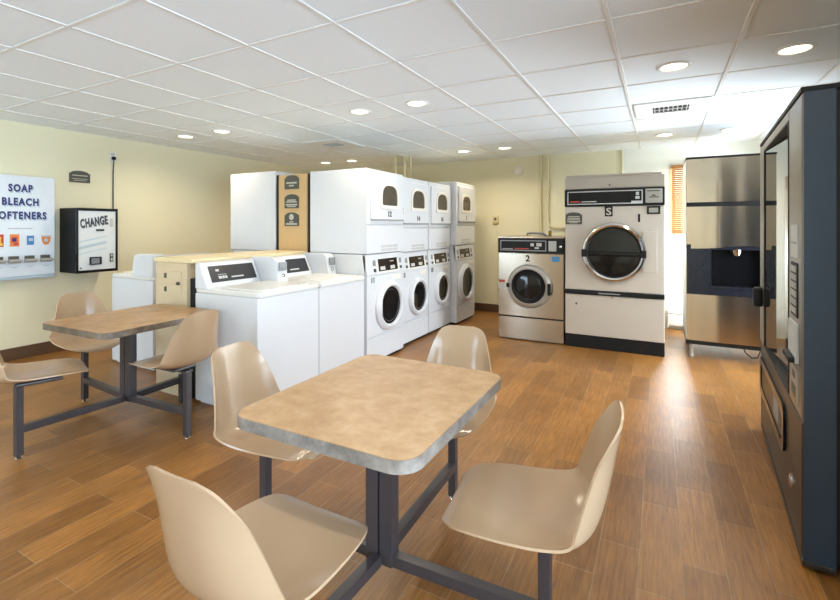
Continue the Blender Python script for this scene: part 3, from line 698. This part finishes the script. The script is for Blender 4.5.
# ------------------------------------------------------------------ vending machine (local: front x=0 facing -x, near side y=0)
def vending():
    t = thing('vending_machine', 'dark blue-grey vending machine with reflective glass front, at the right edge', 'vending machine', (.50, 2.31, 0), -math.atan(.069 / .9976))
    W, H = 1.49, 1.92
    part('cabinet', MB().box(.135, .88, .012, W - .012, .03, H - .015, .004), 'navy', t)
    part('foot', MB().box(.16, .85, .03, W - .03, 0, .04, .002), 'black', t)
    part('door_gap', MB().box(.10, .14, .02, W - .02, .04, H - .02, 0), 'black', t)
    side = MB().ring([(.0, .022), (W, .022), (W, H - .008), (.0, H - .008)], [(.016, .04), (W - .016, .04), (W - .016, H - .02), (.016, H - .02)], .006, .103, 'x')
    dr = part('door', side, 'navy', t, 'dark slate blue door edge')
    part('door_bottom', MB().box(.0, .10, -.004, W - .002, .018, .04, .004), 'vdark', dr)
    part('top_trim', MB().box(-.004, .12, -.003, W + .003, H - .016, H + .004, .003).box(.13, .885, .005, W - .005, H - .016, H, .003), 'black', dr)
    part('lower_panel', MB().box(.0, .10, .004, W - .004, .05, .585, .012), 'vdark', dr, 'dark bronze lower front')
    col = part('control_column', MB().box(.0, .10, .004, .32, .588, H - .018, .01), 'vcol', dr, 'brushed bronze control column')
    part('window_frame', MB().box(.0, .09, 1.29, W - .004, .588, H - .018, .012).box(.0, .09, .322, 1.29, 1.855, H - .018, .008).box(.0, .09, .322, 1.29, .588, .602, .004), 'vcol', dr)
    part('window_seal', MB().ring([(.322, .598), (1.288, .598), (1.288, 1.853), (.322, 1.853)], [(.335, .61), (1.268, .61), (1.268, 1.843), (.335, 1.843)], -.002, .072, 'x'), 'black', dr)
    part('window_glass', MB().prism([(.053, .34), (.059, .34), (.009, 1.27), (.003, 1.27)], .615, 1.84), 'vglass', dr, 'reflective display glass')
    # column fittings
    ds = part('display', MB().box(-.004, .004, .08, .245, 1.235, 1.375, .004), 'lgrey', col, 'pale display')
    part('display_line', MB().box(-.0055, -.003, .10, .225, 1.295, 1.303, 0), 'grey', ds)
    kp = part('keypad', MB().box(-.004, .004, .085, .235, .985, 1.215, .003), 'black', col, 'black keypad')
    kb = MB()
    for i in range(6):
        for j in range(3): kb.box(-.008, -.003, .095 + j * .045, .130 + j * .045, 1.0 + i * .035, 1.026 + i * .035, .002)
    part('key', kb, 'silverpaint', kp)
    bv = part('bill_acceptor', MB().box(-.012, .004, .07, .25, .80, .965, .006), 'lgrey', col, 'pale bill acceptor')
    part('bill_mouth', MB().box(-.034, -.006, .08, .24, .80, .825, .008), 'black', bv)
    cn = part('coin_return', MB().box(-.006, .004, .07, .23, .625, .775, .005), 'silverpaint', col)
    part('coin_cup', MB().box(-.008, .0, .10, .20, .65, .70, .004).box(-.008, .0, .12, .18, .725, .755, .003), 'plaque', cn)
    part('price_label', MB().box(-.008, -.004, .10, .20, .63, .648, .002), 'brass', cn)
    bn = part('delivery_bin', MB().ring(rrect(.395, 1.425, .285, .512, .06), rrect(.46, 1.36, .325, .475, .04), -.012, .004, 'x'), 'blackgloss', dr, 'black delivery bin surround')
    part('bin_flap', MB().box(-.006, .0, .45, 1.37, .315, .485, .004), 'vdark', bn)
    part('bin_marking', MB().box(-.0075, -.005, .60, .78, .35, .45, 0), 'grey', bn)
    part('lock', MB().lathe([(0, .012), (.018, .012), (.03, .004), (.03, 0), (0, 0)], 20, Matrix.Translation((0, .222, .25)) @ Matrix.Rotation(-PI / 2, 4, 'Y')), 'chrome', dr)
    part('door_handle', MB().box(-.05, .004, W - .12, W - .05, .835, .965, .02, 3), 'black', dr, 'black rounded door handle')
    part('edge_strip', MB().box(-.003, .03, W - .03, W + .002, .60, H - .02, .006), 'silverpaint', dr)
vending()

# ------------------------------------------------------------------ things on the left wall
def soap():
    y0, y1 = 1.90, 2.485; xf = .10
    t = thing('soap_dispenser', 'white wall-mounted soap, bleach and softener dispenser with navy lettering', 'vending machine', (XL, 0, .83))
    B = lambda z: z - .83
    part('case', MB().box(0, xf - .012, y0, y1, 0, 1.06, .008), 'white2', t)
    f = part('front_panel', MB().box(xf - .012, xf, y0 + .006, y1 - .006, .03, 1.05, .004), 'board', t)
    part('coin_tray', MB().box(.0, xf + .012, y0 + .005, y1 - .005, .0, .028, .004), 'bluegrey', t)
    cy = 2.185
    for txt, z, wd in (('SOAP', 1.755, .20), ('BLEACH', 1.617, .30), ('SOFTENERS', 1.478, .435)):
        letter('lettering_shadow', txt, .1, (xf + .0012, cy + .010, B(z) - .012), '+x', 'bluegrey', f, width=wd, height=.082, offset=.004, depth=.0008, spacing=1.22)
        letter('lettering', txt, .1, (xf + .0022, cy, B(z)), '+x', 'navytext', f, width=wd, height=.08, offset=.0045, depth=.0012, spacing=1.22)
    part('rule_line', MB().box(xf, xf + .0015, 2.08, 2.28, B(1.342), B(1.348), 0), 'grey', f)
    ys = [2.01, 2.135, 2.265, 2.40]
    for i, y in enumerate(ys):
        z = B(1.225)
        if i in (0, 1):
            c = part('product_picture', MB().box(xf, xf + .004, y - .038, y + .038, z - .062, z + .062, .001), 'orange' if i else 'red', f)
            part('picture_mark', MB().box(xf + .004, xf + .005, y - .026, y + .018, z - .02, z + .035, 0).box(xf + .004, xf + .005, y - .01, y + .03, z - .05, z - .025, 0), 'red' if i else 'yellow', c)
            part('picture_mark', MB().lathe([(0, .001), (.018, .001), (.018, 0), (0, 0)], 18, Matrix.Translation((xf + .005, y - .004, z + .005)) @ Matrix.Rotation(PI / 2, 4, 'Y')), 'navytext' if i else 'orange', c)
        elif i == 2:
            c = part('product_picture', MB().box(xf, xf + .004, y - .03, y + .03, z - .05, z + .045, .001), 'blue', f)
            part('picture_mark', MB().box(xf + .004, xf + .005, y - .015, y + .02, z - .01, z + .02, 0), 'bluegrey', c)
        else:
            c = part('product_picture', MB().prism([(y - .042, z + .045), (y - .036, z - .015), (y - .018, z - .05), (y + .018, z - .05), (y + .036, z - .015), (y + .042, z + .045)], xf, xf + .004, 'x'), 'orange', f)
            part('picture_mark', MB().box(xf + .004, xf + .005, y - .038, y + .038, z + .03, z + .043, 0), 'bluegrey', c)
            part('picture_mark', MB().lathe([(0, .001), (.02, .001), (.02, 0), (0, 0)], 18, Matrix.Translation((xf + .004, y, z - .005)) @ Matrix.Rotation(PI / 2, 4, 'Y')), 'bluegrey', c)
        z = B(1.03)
        s = part('coin_slide', MB().box(xf, xf + .03, y - .055, y + .045, z - .035, z + .005, .005).box(xf, xf + .045, y - .045, y + .055, z - .022, z - .004, .005), 'silverpaint', f)
        part('slide_plate', MB().box(xf, xf + .02, y - .05, y + .03, z + .005, z + .036, .003), 'plaque', s)
        part('price_strip', MB().prism([(y - .05, z - .06), (y, z - .085), (y + .05, z - .06), (y, z - .075)], xf, xf + .002, 'x'), 'bluegrey', f)
soap()
def change():
    t = thing('change_machine', 'black wall-mounted change machine with pale slanted-lettered front', 'change machine', (XL, 2.565, .86))
    W, Hh, Dd = .42, .705, .35
    part('cabinet', MB().box(0, Dd - .012, 0, W, 0, Hh, .006), 'black', t)
    fr = part('door_frame', MB().ring([(.0, 0), (W, 0), (W, Hh), (0, Hh)], [(.022, .03), (W - .022, .03), (W - .022, Hh - .03), (.022, Hh - .03)], Dd - .02, Dd, 'x'), 'blackgloss', t)
    f = part('front_panel', MB().box(Dd - .018, Dd - .006, .02, W - .02, .028, Hh - .028, .001), 'chgface', t, 'pale silver face')
    X = Dd - .006
    letter('lettering_shadow', 'CHANGE', .1, (X + .001, .182, .553), '+x', 'grey', f, width=.285, height=.105, offset=.004, shear=.15, rot=math.radians(10), depth=.0008, spacing=1.12)
    letter('lettering', 'CHANGE', .1, (X + .002, .178, .558), '+x', 'darktext', f, width=.28, height=.10, offset=.004, shear=.15, rot=math.radians(10), depth=.0012, spacing=1.12)
    st = MB()
    for z, h in ((.33, .012), (.255, .03), (.20, .008)): st.prism([(.03, z), (.30, z + .06), (.30, z + .06 + h), (.03, z + h)], X, X + .001, 'x')
    part('slanted_stripe', st, 'bluegrey', f)
    part('bill_slot', MB().box(X - .002, X + .012, .195, .275, .455, .475, .003), 'black', f)
    cu = part('coin_cup', MB().ring([(.13, .085), (.245, .085), (.245, .17), (.13, .17)], [(.142, .095), (.233, .095), (.233, .158), (.142, .158)], X - .001, X + .018, 'x'), 'black', f)
    part('cup_flap', MB().box(X, X + .006, .142, .233, .095, .158, .002), 'grey', cu)
    part('lock_plate', MB().box(X, X + .006, .335, .372, .50, .595, .004).box(X + .005, X + .012, .343, .364, .51, .54, .003), 'lgrey', f)
    part('lock', MB().box(X, X + .006, .335, .372, .105, .20, .004), 'black', f)
    part('lock_face', MB().box(X + .005, X + .009, .343, .364, .115, .15, .003).box(X + .005, X + .009, .343, .364, .165, .19, .003), 'lgrey', f)
    part('corner_lock', MB().cyl((X - .002, .045, .055), (X + .008, .045, .055), .008, 12, .002), 'black', f)
change()
t = thing('wall_plaque', 'dark grey arched plaque on the left wall above the soap dispenser and change machine', 'sign', (XL, 2.762, 1.865))
o_ = [(-.105, 0), (.105, 0), (.105, .105)] + [(.09 * math.cos(a), .105 + .028 * math.sin(a)) for a in [PI * i / 12 for i in range(13)]] + [(-.105, .105)]
part('plate', MB().prism(o_, .0, .008, 'x'), 'plaque', t)
part('lettering', MB().box(.0079, .0092, -.078, .078, .074, .084, 0).box(.0079, .0092, -.078, .078, .038, .044, 0).box(.0079, .0092, -.06, .06, .020, .026, 0), 'cream_mark', t)
t = thing('wall_outlet', 'white wall outlet high on the left wall above the change machine', 'outlet', (XL, 3.115, 2.15))
part('cover_plate', MB().box(0, .008, -.04, .04, -.0, .12, .003), 'white2', t)
part('socket', MB().box(.007, .012, -.018, .018, .02, .052, .003).box(.007, .012, -.018, .018, .068, .10, .003), 'lgrey', t)
t = thing('power_cord', 'thin black power cord hanging from the wall outlet to the change machine', 'cord', (XL, 3.115, 1.5))
part('plug', MB().box(.012, .045, -.018, .018, .668, .705, .006), 'black', t)
part('cable', MB().tube([(.03, 0, .67), (.022, 0, .62), (.012, .0, .5), (.012, 0, .25), (.012, -.0, -.05), (.02, -.03, -.12), (.04, -.09, -.14), (.05, -.127, -.14)], .006), 'cordm', t)

# ------------------------------------------------------------------ back wall fittings
def disc(name, label, cat, loc, r, d, m):
    t = thing(name, label, cat, loc)
    part('housing', MB().lathe([(0, d), (r * .7, d), (r * .93, d * .75), (r, d * .3), (r, 0), (0, 0)], 40, Matrix.Rotation(PI / 2, 4, 'X')), m, t)
    part('grille', MB().lathe([(r * .35, d), (r * .38, d + .003), (r * .55, d + .003), (r * .58, d)], 32, Matrix.Rotation(PI / 2, 4, 'X')), m, t)
disc('smoke_alarm', 'round white smoke alarm high on the back wall above the steel washer', 'smoke alarm', (-1.945, YB, 2.222), .075, .04, 'white2')
t = thing('thermostat', 'small cream thermostat on the back wall left of the steel washer', 'thermostat', (-2.306, YB, 1.41))
part('case', MB().box(-.045, .045, -.035, 0, 0, .13, .01), 'pipe', t)
part('dial', MB().cyl((0, -.034, .07), (0, -.043, .07), .022, 18, .003), 'plaque', t)
tag(part('wire', MB().tube([(-2.29, YB - .006, 1.41), (-2.28, YB - .006, 1.2), (-2.275, YB - .006, .9), (-2.27, YB - .012, .122)], .005), 'pipe', None), 'thin cream cable running down the back wall from the thermostat', 'cable')
def wall_pipe(label, pts, r, clamps):
    t = thing('wall_pipe', label, 'pipe', pts[0])
    o = Vector(pts[0])
    part('tube', MB().tube([Vector(p) - o for p in pts], r, 12), 'pipe', t)
    for c in clamps:
        c = Vector(c) - o; part('clamp', MB().cyl(c - Vector((0, 0, .012)), c + Vector((0, 0, .012)), r + .006, 14, .002), 'pipe', t)
wall_pipe('cream vertical pipe on the back wall, left one of the close pair', [(-1.60, YB - .03, .9), (-1.60, YB - .03, ZC - .008)], .018, [(-1.6, YB - .03, 1.9), (-1.6, YB - .03, 1.35)])
wall_pipe('cream vertical pipe with elbow toward the big dryer, right one of the close pair', [(-1.49, YB - .03, ZC - .008), (-1.49, YB - .03, 1.42), (-1.47, YB - .03, 1.37), (-1.40, YB - .03, 1.345), (-.95, YB - .03, 1.34)], .018, [(-1.49, YB - .03, 1.9)])
wall_pipe('thin vertical cream conduit on the back wall above the big dryer', [(-.47, YB - .014, 1.2), (-.47, YB - .014, ZC - .008)], .012, [])
for i, (x, y, r) in enumerate([(-3.593, 5.98, .022), (-3.471, 6.05, .028), (-3.41, 6.13, .018)]):
    wall_pipe(['pipe rising to the ceiling behind the stacked machines, leftmost of three', 'thickest pipe rising to the ceiling behind the stacked machines', 'pipe rising to the ceiling behind the stacked machines, rightmost of three'][i],
              [(x, y, 1.901), (x, y, ZC - .002)], r, [(x, y, 2.30)])
t = thing('window_blind', 'brown bamboo blind half lowered over the window beside the big dryer', 'blind', (0, YB, 0))
sl = MB()
z = 1.30
while z < 2.14: sl.box(.14, 1.28, -.028, -.018, z, z + .024, .003); z += .026
part('slats', sl, 'wood_blind', t)
part('head_rail', MB().box(.13, 1.29, -.045, -.008, 2.14, 2.18, .005), 'wood_blind', t)
part('bottom_rail', MB().box(.14, 1.28, -.036, -.012, 1.265, 1.30, .006), 'wood_blind', t)
for x in (.25, 1.15): part('lift_cord', MB().tube([(x, -.032, 1.27), (x, -.032, 2.15)], .003), 'cream_mark', t)
t = thing('baseboard_heater', 'long white baseboard heater along the back wall under the window', 'heater', (.1, YB, 0))
part('back_plate', MB().box(0, 1.40, -.02, 0, .03, .235, .002), 'heater', t)
part('front_cover', MB().prism([(-.085, .055), (-.085, .17), (-.065, .20), (-.06, .20), (-.078, .168), (-.078, .055)], 0, 1.40, 'x'), 'heater', t)
part('damper', MB().prism([(-.02, .235), (-.06, .235), (-.075, .215), (-.072, .212), (-.058, .23), (-.02, .23)], 0, 1.40, 'x'), 'heater', t)
part('fin_tube', MB().cyl((.01, -.045, .11), (1.39, -.045, .11), .018, 14), 'silverpaint', t)
part('end_cap', MB().box(-.008, .0, -.088, 0, .03, .238, .003).box(1.40, 1.408, -.088, 0, .03, .238, .003), 'heater', t)

# ------------------------------------------------------------------ ceiling fittings
def downlight(label, x, y):
    t = thing('recessed_downlight', label, 'ceiling light', (x, y, ZC), group='recessed downlights')
    part('trim_ring', MB().lathe([(.075, -.002), (.082, -.010), (.098, -.010), (.104, -.004), (.104, -.0), (.075, .0)], 40), 'tbar', t)
    part('lens', MB().lathe([(0, -.0065), (.05, -.006), (.078, -.003), (.078, -.001), (0, -.001)], 32), 'lamp', t)
    return t
rows = [(3.48, [(-5.0, 'far-left light of the nearer row'), (-4.37, 'second light from the left in the nearer row'), (-2.475, 'left light of the middle pair in the nearer row'), (-1.87, 'right light of the middle pair in the nearer row'), (.083, 'left light of the near pair above the ice dispenser'), (.72, 'light nearest the vending machine')]),
        (6.03, [(-4.99, 'far row light, leftmost, above the stacked machines'), (-4.45, 'far row light, second from left, above the stacked machines'), (-2.48, 'far row light left of the smoke alarm'), (-1.88, 'far row light beside the smoke alarm'), (.05, 'far row light between big dryer and ice dispenser'), (.69, 'far row light directly over the ice dispenser')])]
for y, lst in rows:
    for x, s in lst:
        downlight('round white recessed ceiling downlight, ' + s, x, y)
        l = bpy.data.lights.new('downlight', 'AREA'); l.shape = 'DISK'; l.size = .15; l.energy = 8.0; l.color = (1, .86, .66); l.spread = math.radians(150)
        o = bpy.data.objects.new('downlight_lamp', l); COL.objects.link(o); o.location = (x, y, ZC - .02)
for y in (.93, -1.6):  # added rows of unseen downlights, lifting the ambient light
    for x in (-5.0, -4.37, -2.475, -1.87, .083, .72):
        downlight('round white recessed downlight, unseen and added for ambient light, in the ceiling above the tables and behind', x, y)
        l = bpy.data.lights.new('downlight', 'AREA'); l.shape = 'DISK'; l.size = .15; l.energy = 4.5; l.color = (1, .90, .76); l.spread = math.radians(160)
        o = bpy.data.objects.new('downlight_lamp', l); COL.objects.link(o); o.location = (x, y, ZC - .02)
def vent(label, x, y, lit):
    t = thing('ceiling_vent', label, 'vent', (x, y, ZC), group=None)
    s = .29
    part('frame', MB().ring([(-s, -s), (s, -s), (s, s), (-s, s)], [(-s * .5, -s * .42), (s * .5, -s * .42), (s * .5, s * .42), (-s * .5, s * .42)], -.012, .0), 'tbar', t)
    part('backing', MB().box(-s * .5, s * .5, -s * .42, s * .42, -.003, -.001, 0), 'ventdark', t)
    f = MB()
    n = 8
    for i in range(n):
        x0 = -s * .5 + s * (i + .5) / n
        f.box(x0 - .004, x0 + .004, -s * .42, s * .42, -.011, -.004, .001, mtx=None)
    f.box(-s * .5, s * .5, -.006, .006, -.012, -.004, .001)
    part('louvre', f, 'lgrey', t)
vent('square white ceiling air vent with dark grille in front of the big dryer', .085, 4.70, False)
vent('square ceiling air vent with dark grille above the white washers', -3.77, 4.73, True)

# ------------------------------------------------------------------ light
def area(name, loc, rot, sx, sy, e, c, spread=180):
    l = bpy.data.lights.new(name, 'AREA'); l.shape = 'RECTANGLE'; l.size = sx; l.size_y = sy; l.energy = e; l.color = c; l.spread = math.radians(spread)
    o = bpy.data.objects.new(name, l); COL.objects.link(o); o.location = loc; o.rotation_euler = rot; return o
# daylight through the windows behind the camera, and the back window
for a, b in wins[:2]: area('daylight', (XR + .25, (a + b) / 2, 1.2), (0, PI / 2, 0), 1.8, b - a, 150, (.62, .80, 1.0))
area('daylight_near', (-4.55, YN - .22, .95), (PI / 2, 0, 0), 1.9, 1.5, 110, (.55, .76, 1.0))
area('daylight_back', ((WX0 + WX1) / 2, YB + .25, 1.55), (-PI / 2, 0, 0), 1.15, 1.25, 380, (.80, .91, 1.0))
area('daylight_side', (XR + .25, 5.4, 1.2), (0, PI / 2, 0), 1.7, 1.9, 230, (.80, .91, 1.0))
wd = bpy.data.worlds.new('sky'); scn.world = wd; wd.use_nodes = True
bg = wd.node_tree.nodes['Background']; sky = wd.node_tree.nodes.new('ShaderNodeTexSky')
sky.sky_type = 'NISHITA'; sky.sun_disc = False; sky.sun_elevation = math.radians(38); sky.sun_rotation = math.radians(20)
wd.node_tree.links.new(sky.outputs[0], bg.inputs[0]); bg.inputs[1].default_value = .35

scn.view_settings.view_transform = 'Filmic' if False else 'Standard'
scn.view_settings.exposure = 0.06
scn.cycles.max_bounces = 8; scn.cycles.diffuse_bounces = 5; scn.cycles.glossy_bounces = 4
scn.cycles.use_denoising = True
scn.cycles.sample_clamp_indirect = 6.0
scn.cycles.caustics_reflective = False; scn.cycles.caustics_refractive = False
